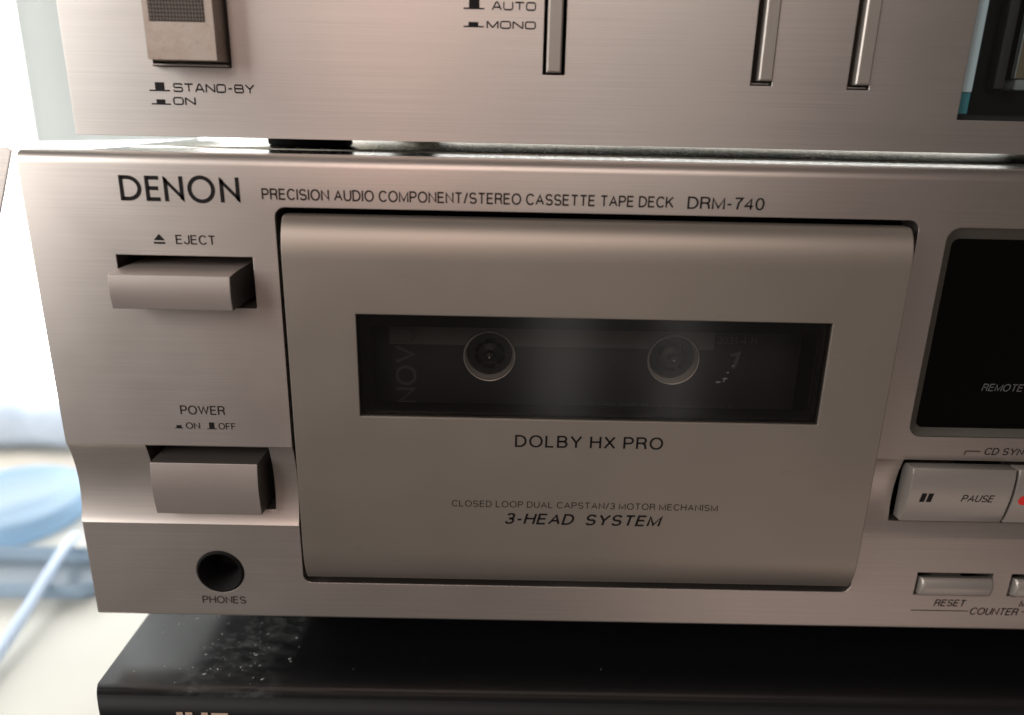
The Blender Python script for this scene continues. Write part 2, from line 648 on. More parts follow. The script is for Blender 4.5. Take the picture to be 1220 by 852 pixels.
def htext(s, x0, x1, z0, z1, Y, mat, parent, shear=0.0, w=0.165, gap=0.28, yfun=None, rot=False):
    polys = []
    cx = 0.0
    for ch in s:
        if ch == ' ':
            cx += 0.42
            continue
        wd, st = HV[ch]
        for pl in st:
            polys += strip([(cx + x, y) for x, y in pl], w)
        cx += wd + gap
    if shear:
        polys = [[(x + shear * y, y) for x, y in q] for q in polys]
    xs = [p[0] for q in polys for p in q]
    a0, a1 = min(xs), max(xs)
    b0, b1 = -w / 2, 1 + w / 2
    out = []
    for q in polys:
        r = []
        for x, y in q:
            u, v = (x - a0) / (a1 - a0), min(1.0, max(0.0, (y - b0) / (b1 - b0)))
            r.append((x0 + (1 - v) * (x1 - x0), z0 + u * (z1 - z0)) if rot else (x0 + u * (x1 - x0), z0 + v * (z1 - z0)))
        out.append(r)
    return flat_polys('lettering', out, Y, mat, parent, yfun)


# wide squared letters of the receiver (drawn in a 1.6 x 1 cell)
def sq(pts, r=0.26):
    """round the corners of a polyline"""
    o = [pts[0]]
    for p, q, s in zip(pts, pts[1:], pts[2:]):
        a = Vector(p) - Vector(q); c = Vector(s) - Vector(q)
        ra = min(r, a.length / 2); rc = min(r, c.length / 2)
        A = Vector(q) + a.normalized() * ra; C_ = Vector(q) + c.normalized() * rc
        for i in range(5):
            t = i / 4
            o.append(tuple((1 - t) ** 2 * A + 2 * t * (1 - t) * Vector(q) + t * t * C_))
    o.append(pts[-1])
    return o


W = 1.5
GL = {
    'S': [sq([(W, .80), (W, 1), (0, 1), (0, .52), (W, .52), (W, 0), (0, 0), (0, .20)])],
    'T': [[(0, 1), (W, 1)], [(W / 2, 1), (W / 2, 0)]],
    'A': [[(0, -.05), (W * .42, 1), (W * .58, 1), (W, -.05)], [(W * .16, .30), (W * .84, .30)]],
    'N': [[(0, -.05), (0, 1.0), (W, 0), (W, 1.05)]],
    'D': [sq([(0, 0), (0, 1), (W, 1), (W, 0), (0, 0)], .3)],
    'B': [sq([(0, .52), (0, 1), (W * .95, 1), (W * .95, .52), (0, .52)], .2), sq([(0, .52), (W, .52), (W, 0), (0, 0), (0, .52)], .22)],
    'Y': [[(0, 1.05), (W / 2, .48), (W, 1.05)], [(W / 2, .48), (W / 2, -.05)]],
    'O': [sq([(W / 2, 0), (0, 0), (0, 1), (W, 1), (W, 0), (W / 2, 0)], .32)],
    'U': [sq([(0, 1.05), (0, 0), (W, 0), (W, 1.05)], .32)],
    'M': [[(0, -.05), (0, 1), (W * .55, .05), (W * 1.1, 1), (W * 1.1, -.05)]],
    '-': [[(0.1, .48), (0.75, .48)]],
}


def wide_text(s, x0, x1, z0, z1, Y, parent, mat='ink', w=0.22):
    polys = []
    cx = 0
    for ch in s:
        adv = {'-': 0.85, 'M': W * 1.1}.get(ch, W)
        for pl in GL[ch]:
            polys += stroke([(cx + x, y) for x, y in pl], w)
        cx += adv + 0.42
    tot = cx - 0.42
    polys = [[(x0 + p[0] / tot * (x1 - x0), z0 + p[1] * (z1 - z0)) for p in q] for q in polys]
    return flat_polys('lettering', polys, Y, mat, parent)


def push_icon(xa, xb, ba, bb, zb, zt, Y, parent, mat='ink', t=0.28):
    """little pictogram: a button block on a base line"""
    return flat_polys('pictogram', [[(xa, zb), (xb, zb), (xb, zb + t), (xa, zb + t)], [(ba, zb + t), (bb, zb + t), (bb, zt), (ba, zt)]], Y, mat, parent)


# ================================================================== SETTING
tb = box('table', -330, 470, -22, 345, -130, -97, 'table_white', None, bev=2)
tagp(tb, kind='structure')

# ================================================================== BACKGROUND: window, curtains
win = empty('window', (-250, 352, -97))
tagp(win, 'white framed window glowing with overexposed daylight behind the stacked components', 'window')
box('pane', -820, 420, 350, 353, -80, 640, 'daylight', win)
box('frame', -840, 440, 345.5, 360, -97, -80, 'frame_white', win)
box('frame', -840, 440, 345.5, 360, 640, 665, 'frame_white', win)
box('frame', -840, -820, 345.5, 360, -80, 640, 'frame_white', win)
box('frame', 420, 440, 345.5, 360, -80, 640, 'frame_white', win)


def curtain(name, pts, y, label, amp=0.9):
    """hanging cloth: (x,z) corners TL, TR, BR, BL with soft folds"""
    bm = bmesh.new()
    nu, nv = 40, 14
    TL, TR, BR, BL = [Vector((p[0], 0, p[1])) for p in pts]
    g = []
    for side in (0, 1):
        rows = []
        for j in range(nv + 1):
            v = j / nv
            a = TL.lerp(BL, v); c = TR.lerp(BR, v)
            row = []
            for i in range(nu + 1):
                u = i / nu
                p = a.lerp(c, u)
                row.append(bm.verts.new((p.x, y + side * 1.2 + amp * math.sin(u * 23 + 0.6 * v) * (0.4 + 0.6 * v), p.z)))
            rows.append(row)
        g.append(rows)
    for rows in g:
        for j in range(nv):
            for i in range(nu):
                bm.faces.new((rows[j][i], rows[j][i + 1], rows[j + 1][i + 1], rows[j + 1][i]))
    A, B = g
    for j in range(nv):
        for i in (0, nu):
            bm.faces.new((A[j][i], A[j + 1][i], B[j + 1][i], B[j][i]))
    for i in range(nu):
        for j in (0, nv):
            bm.faces.new((A[j][i], A[j][i + 1], B[j][i + 1], B[j][i]))
    o = link(name, bm_mesh(name, bm), 'curtain_cloth')
    tagp(o, label, 'curtain', 'pale curtains in the window')
    return o


curtain('curtain', ((-186.5, 645), (-90, 645), (-90, 101), (-191.5, 97.5)), 318, 'pale grey curtain hanging right behind the upper silver receiver')
curtain('curtain', ((-190, 645), (-520, 645), (-520, 90), (-214, 107)), 318, 'pale grey curtain panel parted to the side, away from the receiver')
rod = bmesh.new()
lathe = []
prism_x(rod, [(319 + 7 * math.cos(R(a)), 648 + 7 * math.sin(R(a))) for a in range(0, 360, 30)], -560, 120)
for x in (-545, 105):
    add_box(rod, x - 4, x + 4, 322, 346, 645, 651)
tagp(link('curtain_rod', bm_mesh('curtain_rod', rod), 'frame_white'), 'white curtain rod across the top of the window', 'curtain rod')

# beige slat and blue roll at the back of the table
bm = bmesh.new()
for k in range(60):
    pass
n = 60
g = []
for k in range(n + 1):
    x = -325 + 300 * k / n
    w = 1.6 * math.sin(k * 0.9) + 0.9 * math.sin(k * 2.1)
    g.append([bm.verts.new((x, y, z)) for y, z in ((258, -97), (258 + 0.3 * w, -94), (286 + w, -93.4), (287 + w, -97))])
for a, c in zip(g, g[1:]):
    for i in range(4):
        bm.faces.new((a[i], a[(i + 1) % 4], c[(i + 1) % 4], c[i]))
bm.faces.new(g[0]); bm.faces.new(g[-1][::-1])
tagp(link('wood_slat', bm_mesh('wood_slat', bm), 'slat_beige'), 'beige wooden slat lying along the window end of the table', 'slat')
bm = bmesh.new()
g = []
for k in range(n + 1):
    x = -325 + 300 * k / n
    rz = 16.5 + 0.9 * math.sin(k * 0.75) + 0.5 * math.sin(k * 1.9)
    cy = 306 + 1.5 * math.sin(k * 0.6)
    g.append([bm.verts.new((x, cy + 17 * math.cos(R(a)), -97.2 + rz + rz * math.sin(R(a)))) for a in range(0, 360, 15)])
for a, c in zip(g, g[1:]):
    for i in range(24):
        bm.faces.new((a[i], a[(i + 1) % 24], c[(i + 1) % 24], c[i]))
bm.faces.new(g[0]); bm.faces.new(g[-1][::-1])
tagp(link('cloth_roll', bm_mesh('cloth_roll', bm), 'roll_blue'), 'pale blue rolled cloth lying at the foot of the window', 'cloth')

# blue tub, white bottle, dish and cable on the table
bm = bmesh.new()
lathe_z(bm, -176, 214, [(0, -97), (38, -97), (41, -95), (41, -89), (39, -85.5), (34, -84), (30, -83.8), (28, -85), (0, -85.5)])
tagp(link('plastic_tub', bm_mesh('plastic_tub', bm), 'blue_plastic'), 'low rounded light blue plastic tub standing behind the grey-blue tray', 'tub')
bm = bmesh.new()
lathe_z(bm, -104, 226, [(0, -97), (25, -97), (27, -95), (27, -88), (24, -85), (0, -84)])
tagp(link('white_jar', bm_mesh('white_jar', bm), 'bottle_white'), 'low white jar standing beside the blue tub', 'jar')
bm = bmesh.new()
ol = rrect(-260, -86, 137, 170, 12, 8)
rings = []
for inset, z in ((3, -97), (0.5, -95), (0, -88.5), (1, -88), (2, -88.5), (3.5, -94), (8, -95)):
    k = rrect(-260 + inset, -86 - inset, 137 + inset, 170 - inset, 12 - inset * .8, 8)
    rings.append([bm.verts.new((x, y, z)) for x, y in k])
for p_, q_ in zip(rings, rings[1:]):
    for i in range(len(p_)):
        j = (i + 1) % len(p_)
        bm.faces.new((p_[i], p_[j], q_[j], q_[i]))
bm.faces.new(rings[0]); bm.faces.new(rings[-1])
tagp(link('plastic_tray', bm_mesh('plastic_tray', bm), 'dish_glass'), 'shallow grey-blue plastic tray in front of the blue tub', 'tray')


def tube(bm, pts, r, n=10):
    rings = []
    for i, p in enumerate(pts):
        p = Vector(p)
        d = (Vector(pts[min(i + 1, len(pts) - 1)]) - Vector(pts[max(i - 1, 0)])).normalized()
        u = d.cross(Vector((0, 0, 1))).normalized()
        v = u.cross(d)
        rings.append([bm.verts.new(p + r * (math.cos(2 * math.pi * k / n) * u + math.sin(2 * math.pi * k / n) * v)) for k in range(n)])
    for a, c in zip(rings, rings[1:]):
        for k in range(n):
            bm.faces.new((a[k], a[(k + 1) % n], c[(k + 1) % n], c[k]))
    bm.faces.new(rings[0]); bm.faces.new(rings[-1][::-1])


bm = bmesh.new()
pts = []
for i in range(21):
    t = i / 20
    p0, p1, p2, p3 = Vector((-119, 180, -88.5)), Vector((-111, 150, -80)), Vector((-108, 125, -94)), Vector((-101, 60, -94.5))
    pts.append((1 - t) ** 3 * p0 + 3 * t * (1 - t) ** 2 * p1 + 3 * t * t * (1 - t) * p2 + t ** 3 * p3)
tube(bm, pts, 2.5)
tagp(link('cable', bm_mesh('cable', bm), 'cable_white'), 'thick pale blue cable lying over the tray and across the table', 'cable')

# added silver sheet, standing in for a mirrored edge of the deck
bm = bmesh.new()
prism_y(bm, [(-2.6, 110.0), (-3.4, 110.6), (-90, 110.6), (-110, -97), (-79, -97)], 3, 3.5)
tagp(link('mirrored_edge_sheet', bm_mesh('mirrored_edge_sheet', bm), 'deck_metal'), 'added thin slanted silver sheet repeating the mirrored edge of the deck', 'panel')

# ================================================================== LOWER COMPONENT (black)
low = empty('black_component', (212, 120, -97))
tagp(low, 'glossy black component with dusty top carrying the silver cassette deck', 'component')
ZT = -11.5
bm = bmesh.new()
prof = [(-14, -90), (-14, ZT - 5)]
for i in range(1, 9):
    a = R(180 - 90 * i / 8)
    prof.append((-9 + 5 * math.cos(a), ZT - 5 + 5 * math.sin(a)))
prof += [(300, ZT), (300, -90)]
a, c = prism_x(bm, prof, 3.0, 421)
for i, (vl, vr) in enumerate(zip(a, c)):   # ends rounded back a little at the front
    pull = max(0.0, (-6 - vl.co.y)) / 8
    vl.co.x += 2.8 * pull ** 2
    vr.co.x -= 2.8 * pull ** 2
lc = link('case', bm_mesh('case', bm), ['black_lacquer', 'matte_black'], low)
for f in lc.data.polygons:
    if f.normal.y < -0.6:
        f.material_index = 1
box('edge_highlight', 6.2, 418, -14.5, -13.5, ZT - 5.15, ZT - 4.85, 'highlight_grey', low)  # grey line in place of the highlight along the front edge
for x, y in ((40, 20), (384, 20), (40, 260), (384, 260)):
    bm = bmesh.new()
    lathe_z(bm, x, y, [(0, -97), (13, -97), (14, -96), (14, -90), (0, -90)], 28)
    link('foot', bm_mesh('foot', bm), 'rubber', low)
# tops of its maker's letters
lt = []
for xa, xb in ((23.7, 25.2), (25.8, 27.4), (29.5, 31.0)):
    lt.append([(xa, -20.4), (xb, -20.4), (xb, -14.8), (xa, -14.8)])
lt.append([(23.7, -18), (27.4, -18), (27.4, -17), (23.7, -17)])
lt.append([(31.8, -16.2), (35.7, -16.2), (35.7, -14.9), (31.8, -14.9)])
lt.append([(33.1, -20.4), (34.4, -20.4), (34.4, -16.2), (33.1, -16.2)])
flat_polys('lettering', lt, -14.0, 'tan_ink', low)
# dust flecks on the lid
bm = bmesh.new()
for k in range(78):
    if k < 66:
        x = random.gauss(32, 9.5); y = random.uniform(-9, 18)
        if not 9 < x < 56:
            continue
    else:
        x = random.uniform(48, 215); y = random.uniform(-8, 12)
    s = random.choice((0.12, 0.14, 0.2, 0.3)) * (0.65 if k < 66 else 0.22)
    th = random.uniform(0.2, 1.0)
    L = s * random.uniform(1, 3.6)
    ux, uy = math.cos(th), math.sin(th)
    q = [(x + ux * L, y + uy * L), (x - uy * s, y + ux * s), (x - ux * L, y - uy * L), (x + uy * s, y - ux * s)]
    b0 = [bm.verts.new((px_, py_, ZT - 0.02)) for px_, py_ in q]
    tp = bm.verts.new((x, y, ZT + s * 0.8))
    for i in range(4):
        bm.faces.new((b0[i], b0[(i + 1) % 4], tp))
dst = link('dust', bm_mesh('dust', bm), 'dust_white', low, angle=0)
dst['kind'] = 'stuff'

# ================================================================== CASSETTE DECK
deck = empty('cassette_deck', (217, 150, -11.5))
tagp(deck, 'champagne silver cassette deck with wide tape door between black component and receiver', 'cassette deck')
DW = 434.0


def scoop(z):
    """front of the panel (y) at height z inside the hollowed band"""
    if z >= 46.5:
        return 0.0
    if z <= 26.0:
        return 1.0
    t = (46.5 - z) / 20.5
    return 2.05 * math.sin(math.pi * min(1, t * 1.0)) ** 0.75 * (1 if t < .5 else 1) + (0.0 + 0.55 * t)


prof = [(7, 0.3), (1.6, 0.3), (1.0, 0.9), (1.0, 26.0)]
NS = 28
for i in range(0, NS + 1):
    z = 26.02 + (46.45 - 26.02) * i / NS
    prof.append((scoop(z), z))
prof.append((0.0, 46.5))
prof.append((0.0, 107.9))
for i in range(1, 7):
    a_ = R(180 - 80 * i / 6)
    prof.append((2.4 + 2.4 * math.cos(a_), 107.9 + 2.4 * math.sin(a_)))
prof += [(7, 110.3)]
bm = bmesh.new()
prism_x(bm, prof, 0, DW)
panel = link('front_panel', bm_mesh('front_panel', bm), 'deck_metal', deck)
cut(panel, [
    bmy(rrect(50.9, 183.1, 10.45, 100.0, 2.2), -6, 12),          # tape door bay
    bmbox(17.3, 45.7, -6, 12, 78.6, 89.6),                        # eject
    bmbox(17.7, 45.5, -6, 12, 29.7, 46.30),                       # power
    bmy(circle(31.1, 13.0, 5.75), -6, 12),                        # phones
    bmy(rrect(189.2, 352, 52.1, 98.7, 2.8), -6, 12),              # display
    bmbox(189.5, 335, -6, 12, 29.8, 46.42),                       # transport keys
])
cut(panel, [bmbox(198.6 + 22.7 * k, 217.0 + 22.7 * k, -6, 12, 10.1, 16.4) for k in range(5)], angle=14)

# case behind the panel (sheet metal, open so the tape bay is real)
box('side_panel', 14, 15.2, 7, 290, 7.2, 109.4, 'chassis_grey', deck)
box('side_panel', DW - 15.2, DW - 14, 7, 290, 7.2, 109.4, 'chassis_grey', deck)
box('back_panel', 15.2, DW - 15.2, 288.6, 290, 7.2, 109.4, 'chassis_grey', deck)
box('bottom_panel', 14, DW - 14, 7, 290, 6.0, 7.2, 'gap_black', deck)
box('top_flange', 8, DW - 8, 7, 30, 109.4, 110.05, 'galvanised', deck)
box('top_cover', 8, DW - 8, 30, 290, 109.4, 110.45, 'galvanised', deck, bev=0.25, seg=2)
for x, y in ((54, 45), (DW - 54, 45), (54, 250), (DW - 54, 250)):
    bm = bmesh.new()
    lathe_z(bm, x, y, [(0, -11.5), (13, -11.5), (14, -10.5), (15, 6.1), (0, 6.1)], 32)
    link('foot', bm_mesh('foot', bm), 'rubber', deck)
# dark back wall behind the openings
box('inner_wall', 15.2, 50.2, 12, 13, 20, 92, 'gap_black', deck)
box('inner_wall', 184, 360, 13, 14, 4, 104, 'gap_black', deck)

# --- tape door
def door_y(z):
    if z > 90:
        t = (z - 90) / 8.6
        return -4 + 3.9 * (1 - math.sqrt(max(0, 1 - min(1, t) ** 2)))
    if z < 23:
        t = (23 - z) / 9.7
        return -4 + 3.9 * (1 - math.sqrt(max(0, 1 - min(1, t) ** 2)))
    return -4.0


pr = [(2.5, 13.3)]
for i in range(0, 13):
    z = 13.3 + 9.7 * (1 - math.cos(R(90 * i / 12)))
    pr.append((door_y(z), z))
for i in range(0, 13):
    z = 90 + 8.6 * math.sin(R(90 * i / 12))
    pr.append((door_y(z), z))
pr.append((2.5, 98.6))
bm = bmesh.new()
prism_x(bm, pr, 52.9, 181.0)
# round the four corners seen from the front a little
door = link('cassette_door', bm_mesh('cassette_door', bm), 'door_paint', deck)
bay = bmy(rrect(40, 200, 5, 110, 2), -8, 8)
me_r = rrect(52.9, 181.0, 12.7, 98.6, 1.8)
cut(door, [bmbox(67.4, 166.8, -8, 8, 56.0, 78.9)])
pane = box('window_pane', 67.4, 166.8, -3.45, -2.2, 56.0, 78.9, 'door_glass', door)
# black mask printed round the pane (behind it)
bm = bmesh.new()
for q in ((67.4, 166.8, 75.9, 78.9), (67.4, 166.8, 56.0, 58.6), (67.4, 70.4, 58.6, 75.9), (165.4, 166.8, 58.6, 75.9)):
    add_box(bm, q[0], q[1], -2.19, -1.6, q[2], q[3])
link('window_mask', bm_mesh('window_mask', bm), 'gap_black', door)
htext('DOLBY HX PRO', 101.1, 133.6, 49.5, 52.4, -4, 'ink', door, w=0.17, gap=0.36)
htext('CLOSED LOOP DUAL CAPSTAN/3 MOTOR MECHANISM', 87.2, 147.2, 34.6, 36.2, -4, 'brown_ink', door, w=0.135, gap=0.33)
htext('3-HEAD  SYSTEM', 99.2, 135.0, 30.4, 33.2, -4, 'ink', door, shear=0.22, w=0.19, gap=0.34)

# tape well, spindles
box('tape_well', 52.5, 181.5, 27, 28, 11.5, 99.5, 'gap_black', deck)
box('tape_ledge', 62, 170, 8, 27, 28.0, 31.0, 'gap_black', deck)
for hx in (94.9, 137.4):
    bm = bmesh.new()
    lathe_y(bm, hx, 65.8, [(0, 9.0), (0.9, 9.6), (1.2, 11.5), (2.6, 12.2), (2.9, 14), (2.9, 27), (0, 27)], 24)
    sd = link('spindle', bm_mesh('spindle', bm), 'black_plastic', deck)
    bm = bmesh.new()
    lathe_y(bm, hx, 65.8, [(0, 8.5), (0.25, 8.6), (0.4, 9.0), (0.4, 9.5), (0, 9.6)], 16)
    link('tip', bm_mesh('tip', bm), 'spindle_metal', sd)

# --- eject button
bm = bmesh.new()
ep = [(11, 79.9)]
for i in range(9):
    t = i / 8
    z = 79.75 + (86.75 - 79.75) * t
    ep.append((-6.3 - 0.9 * math.sin(math.pi * (0.18 + 0.6 * t)), z))
ep += [(-2, 87.15), (11, 87.4)]
prism_x(bm, ep, 18.75, 43.1)
eb = link('eject_button', bm_mesh('eject_button', bm), ['button_paint', 'button_shade'], deck)
for f in eb.data.polygons:      # shade on the sides put into the colour
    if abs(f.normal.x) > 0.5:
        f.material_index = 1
# --- power button
bm = bmesh.new()
ep = [(11, 30.2)]
for i in range(13):
    t = i / 12
    z = 30.4 + (43.2 - 30.4) * t
    ep.append((-1.6 - 1.25 * math.sin(math.pi * (0.12 + 0.70 * t)), z))
ep += [(11, 43.5)]
prism_x(bm, ep, 19.5, 43.5)
pw = link('power_button', bm_mesh('power_button', bm), ['button_paint', 'button_shade'], deck)
for f in pw.data.polygons:      # all but the front darkened, shade of the opening as colour
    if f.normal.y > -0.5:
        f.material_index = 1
# --- phones socket
bm = bmesh.new()
lathe_y(bm, 31.1, 13.0, [(5.7, 2.5), (5.7, 0.9), (5.2, 0.6), (4.6, 1.2), (3.9, 3.2), (3.5, 4.0), (3.3, 9), (0, 9.5)], 48)
link('phones_socket', bm_mesh('phones_socket', bm), 'gap_black', deck)

# --- display
bm = bmesh.new()
o1 = rrect(189.25, 351.9, 52.15, 98.65, 2.75, 8)
o2 = rrect(191.9, 349.2, 53.3, 96.1, 1.6, 8)
A = [bm.verts.new((x, 0.35, z)) for x, z in o1]
B = [bm.verts.new((x, 2.6, z)) for x, z in o2]
Cc = [bm.verts.new((x, 6.5, z)) for x, z in o2]
Dd = [bm.verts.new((x, 6.5, z)) for x, z in o1]
for i in range(len(o1)):
    j = (i + 1) % len(o1)
    bm.faces.new((A[i], A[j], B[j], B[i]))
    bm.faces.new((B[i], B[j], Cc[j], Cc[i]))
    bm.faces.new((A[j], A[i], Dd[i], Dd[j]))
    bm.faces.new((Cc[i], Cc[j], Dd[j], Dd[i]))
link('display_bezel', bm_mesh('display_bezel', bm), 'bezel_olive', deck)
disp = box('display_window', 191.9, 349.2, 2.7, 4.2, 53.3, 96.1, 'display_glass', deck)
box('display_back', 191.9, 349.2, 5.5, 6.4, 53.3, 96.1, 'gap_black', deck)
htext('REMOTE', 205.1, 214.4, 62.3, 64.05, 2.7, 'dim_ink', disp, shear=0.2)

# --- transport keys
kp = []
for i in range(13):
    t = i / 12
    z = 31.3 + (45.3 - 31.3) * t
    kp.append((-0.4 - 2.0 * math.sin(math.pi * (0.06 + 0.60 * t)), z))
key_y = {round(z, 3): y for y, z in kp}


def keyf(z):
    t = (z - 31.3) / 14.0
    return -0.4 - 2.0 * math.sin(math.pi * (0.06 + 0.60 * t))


names = ['pause_key', 'record_key', 'transport_key', 'transport_key', 'transport_key', 'transport_key']
key_mesh = None
for k, nm in enumerate(names):
    x0 = 190.7 + 24.0 * k
    bm = bmesh.new()
    prism_x(bm, [(2.4, 31.1)] + kp + [(1.2, 45.1), (2.4, 44.0)], x0, x0 + 23.3)
    add_box(bm, x0 + 6, x0 + 17, 2.2, 13.2, 34, 41)
    ed = [e for e in bm.edges if abs(e.verts[0].co.x - e.verts[1].co.x) < 1e-6 and max(e.verts[0].co.y, e.verts[1].co.y) < 2.1]
    bmesh.ops.bevel(bm, geom=ed, offset=0.2, segments=2, profile=0.5, affect='EDGES')
    ky = link(nm, bm_mesh(nm, bm), 'key_paint', deck)
    if k == 0:
        for s in (0, 1.55):
            flat_polys('pause_mark', [[(193.45 + s + .25 * i / 4, 36.9 + 2.3 * i / 4), (194.55 + s + .25 * i / 4, 36.9 + 2.3 * i / 4),
                                       (194.55 + s + .25 * (i + 1) / 4, 36.9 + 2.3 * (i + 1) / 4), (193.45 + s + .25 * (i + 1) / 4, 36.9 + 2.3 * (i + 1) / 4)] for i in range(4)],
                       0, 'ink', ky, yfun=keyf)
        htext('PAUSE', 202.85, 210.3, 37.1, 39.0, 0, 'brown_ink', ky, shear=0.2, yfun=keyf)
    if k == 1:
        cc = circle(217.2, 37.8, 1.3, 20)
        flat_polys('record_mark', [[(217.2, 37.8), cc[i], cc[(i + 1) % 20]] for i in range(20)], 0, 'red_ink', ky, yfun=keyf)

# --- counter buttons
for k in range(5):
    x0 = 199.5 + 22.7 * k
    bm = bmesh.new()
    prism_x(bm, [(2.6, 10.4), (1.0, 10.25), (-0.1, 10.9), (-0.45, 12.4), (-0.4, 13.8), (0.1, 14.9), (0.7, 15.2), (2.6, 14.6)], x0, x0 + 17.3)
    add_box(bm, x0 + 5, x0 + 12, 2.5, 13.2, 11.2, 13.6)
    ed = [e for e in bm.edges if abs(e.verts[0].co.x - e.verts[1].co.x) < 1e-6 and max(e.verts[0].co.y, e.verts[1].co.y) < 2.1]
    bmesh.ops.bevel(bm, geom=ed, offset=0.6, segments=4, profile=0.5, affect='EDGES')
    link('counter_button', bm_mesh('counter_button', bm), 'key_paint', deck)

# --- writing on the panel
h0, h1, wv = 100.7, 105.75, 0.80
den = []
# D
den += [[(19.95, h0), (19.95 + wv, h0), (19.95 + wv, h1), (19.95, h1)]]
den += [[(20.5, h1 - wv), (21.6, h1 - wv), (21.6, h1), (20.5, h1)], [(20.5, h0), (21.6, h0), (21.6, h0 + wv), (20.5, h0 + wv)]]
den += ring(21.6, (h0 + h1) / 2, 2.75, (h1 - h0) / 2, wv, -90, 90)
# E
den += [[(25.15, h0), (25.15 + wv, h0), (25.15 + wv, h1), (25.15, h1)]]
for zb, xr in ((h0, 28.0), ((h0 + h1) / 2 - wv / 2 + 0.05, 27.75), (h1 - wv, 28.0)):
    den.append([(25.7, zb), (xr, zb), (xr, zb + wv), (25.7, zb + wv)])


def letter_n(x0, x1):
    return [[(x0, h0), (x0 + wv, h0), (x0 + wv, h1 - 0.6), (x0, h1 + 0.05)],
            [(x1 - wv, h0 + 0.6), (x1, h0 - 0.05), (x1, h1), (x1 - wv, h1)],
            [(x0, h1 + 0.05), (x0, h1 - 0.9), (x1, h0 - 0.05), (x1, h0 + 0.9)]]


den += letter_n(28.9, 32.85)
den += ring(36.45, (h0 + h1) / 2, 2.78, 2.78, wv)
den += letter_n(40.2, 44.2)
flat_polys('lettering', den, 0, 'ink', panel)
htext('PRECISION AUDIO COMPONENT/STEREO CASSETTE TAPE DECK', 48.6, 132.3, 101.45, 103.75, 0, 'brown_ink', panel, w=0.185)
htext('DRM-740', 135.1, 150.8, 101.35, 103.85, 0, 'ink', panel)
flat_polys('eject_mark', [[(25.55, 92.75), (27.85, 92.75), (26.75, 94.05)], [(25.55, 92.0), (27.85, 92.0), (27.85, 92.4), (25.55, 92.4)]], 0, 'ink', panel)
htext('EJECT', 30.1, 38.2, 92.0, 93.95, 0, 'brown_ink', panel)
htext('POWER', 26.7, 36.6, 54.05, 56.2, 0, 'brown_ink', panel)
push_icon(25.1, 26.9, 25.45, 26.55, 50.65, 51.45, 0, panel, t=0.2)
htext('ON', 27.5, 30.7, 50.6, 52.15, 0, 'brown_ink', panel)
push_icon(32.25, 34.35, 32.75, 33.9, 50.6, 52.25, 0, panel, t=0.2)
htext('OFF', 34.8, 38.6, 50.6, 52.15, 0, 'brown_ink', panel)
htext('PHONES', 26.0, 36.6, 4.15, 6.2, 1.0, 'brown_ink', panel)
htext('CD SYNCHRO', 207.2, 222.9, 47.95, 49.7, 0, 'brown_ink', panel, shear=0.2)
flat_polys('bracket_mark', stroke([(202.65, 47.9), (202.95, 48.8), (206.2, 48.8)], 0.22), 0, 'brown_ink', panel)
htext('RESET', 204.1, 211.9, 7.05, 8.95, 1.0, 'brown_ink', panel, shear=0.2)
htext('MEMORY', 224.9, 235.5, 7.25, 9.1, 1.0, 'brown_ink', panel, shear=0.2)
htext('COUNTER', 213.4, 225.2, 4.75, 6.8, 1.0, 'brown_ink', panel, shear=0.2)
flat_polys('rule_line', stroke([(198.8, 5.75), (213.0, 5.75)], 0.2) + stroke([(226.0, 5.85), (240.0, 5.85)], 0.2), 1.0, 'brown_ink', panel)

# ================================================================== TAPE in the deck
tape = empty('cassette_tape', (116.15, 14, 31))
tagp(tape, 'black cassette tape seen through the smoked window of the deck door', 'cassette tape')
bm = bmesh.new()
prism_y(bm, rrect(66.0, 166.4, 31.0, 94.8, 2.0), 10, 22)
shell = link('shell', bm_mesh('shell', bm), 'shell_black', tape)
cut(shell, [bmy(circle(94.9, 65.8, 5.6), 4, 30), bmy(circle(137.4, 65.8, 5.6), 4, 30)])
for hx in (94.9, 137.4):
    bm = bmesh.new()
    n = 48
    lathe_y(bm, hx, 65.8, [(5.25, 13.0), (5.3, 11.0), (5.75, 9.75), (5.9, 9.7), (6.05, 10.2)], n)
    link('hole_rim', bm_mesh('hole_rim', bm), 'rim_metal', tape)
    bm = bmesh.new()
    lathe_y(bm, hx, 65.8, [(5.3, 20), (5.3, 12.6), (4.9, 12.2), (3.6, 12.2), (3.6, 20)], n)
    for k in range(6):
        a = k * math.pi / 3
        ca, sa = math.cos(a), math.sin(a)
        q = [(3.7, -.45), (3.7, .45), (2.9, .3), (2.9, -.3)]
        lo = [bm.verts.new((hx + u * ca - v * sa, 12.3, 65.8 + u * sa + v * ca)) for u, v in q]
        hi = [bm.verts.new((hx + u * ca - v * sa, 19.0, 65.8 + u * sa + v * ca)) for u, v in q]
        bm.faces.new(lo); bm.faces.new(hi[::-1])
        for i in range(4):
            bm.faces.new((lo[i], lo[(i + 1) % 4], hi[(i + 1) % 4], hi[i]))
    link('hub', bm_mesh('hub', bm), 'black_plastic', tape)
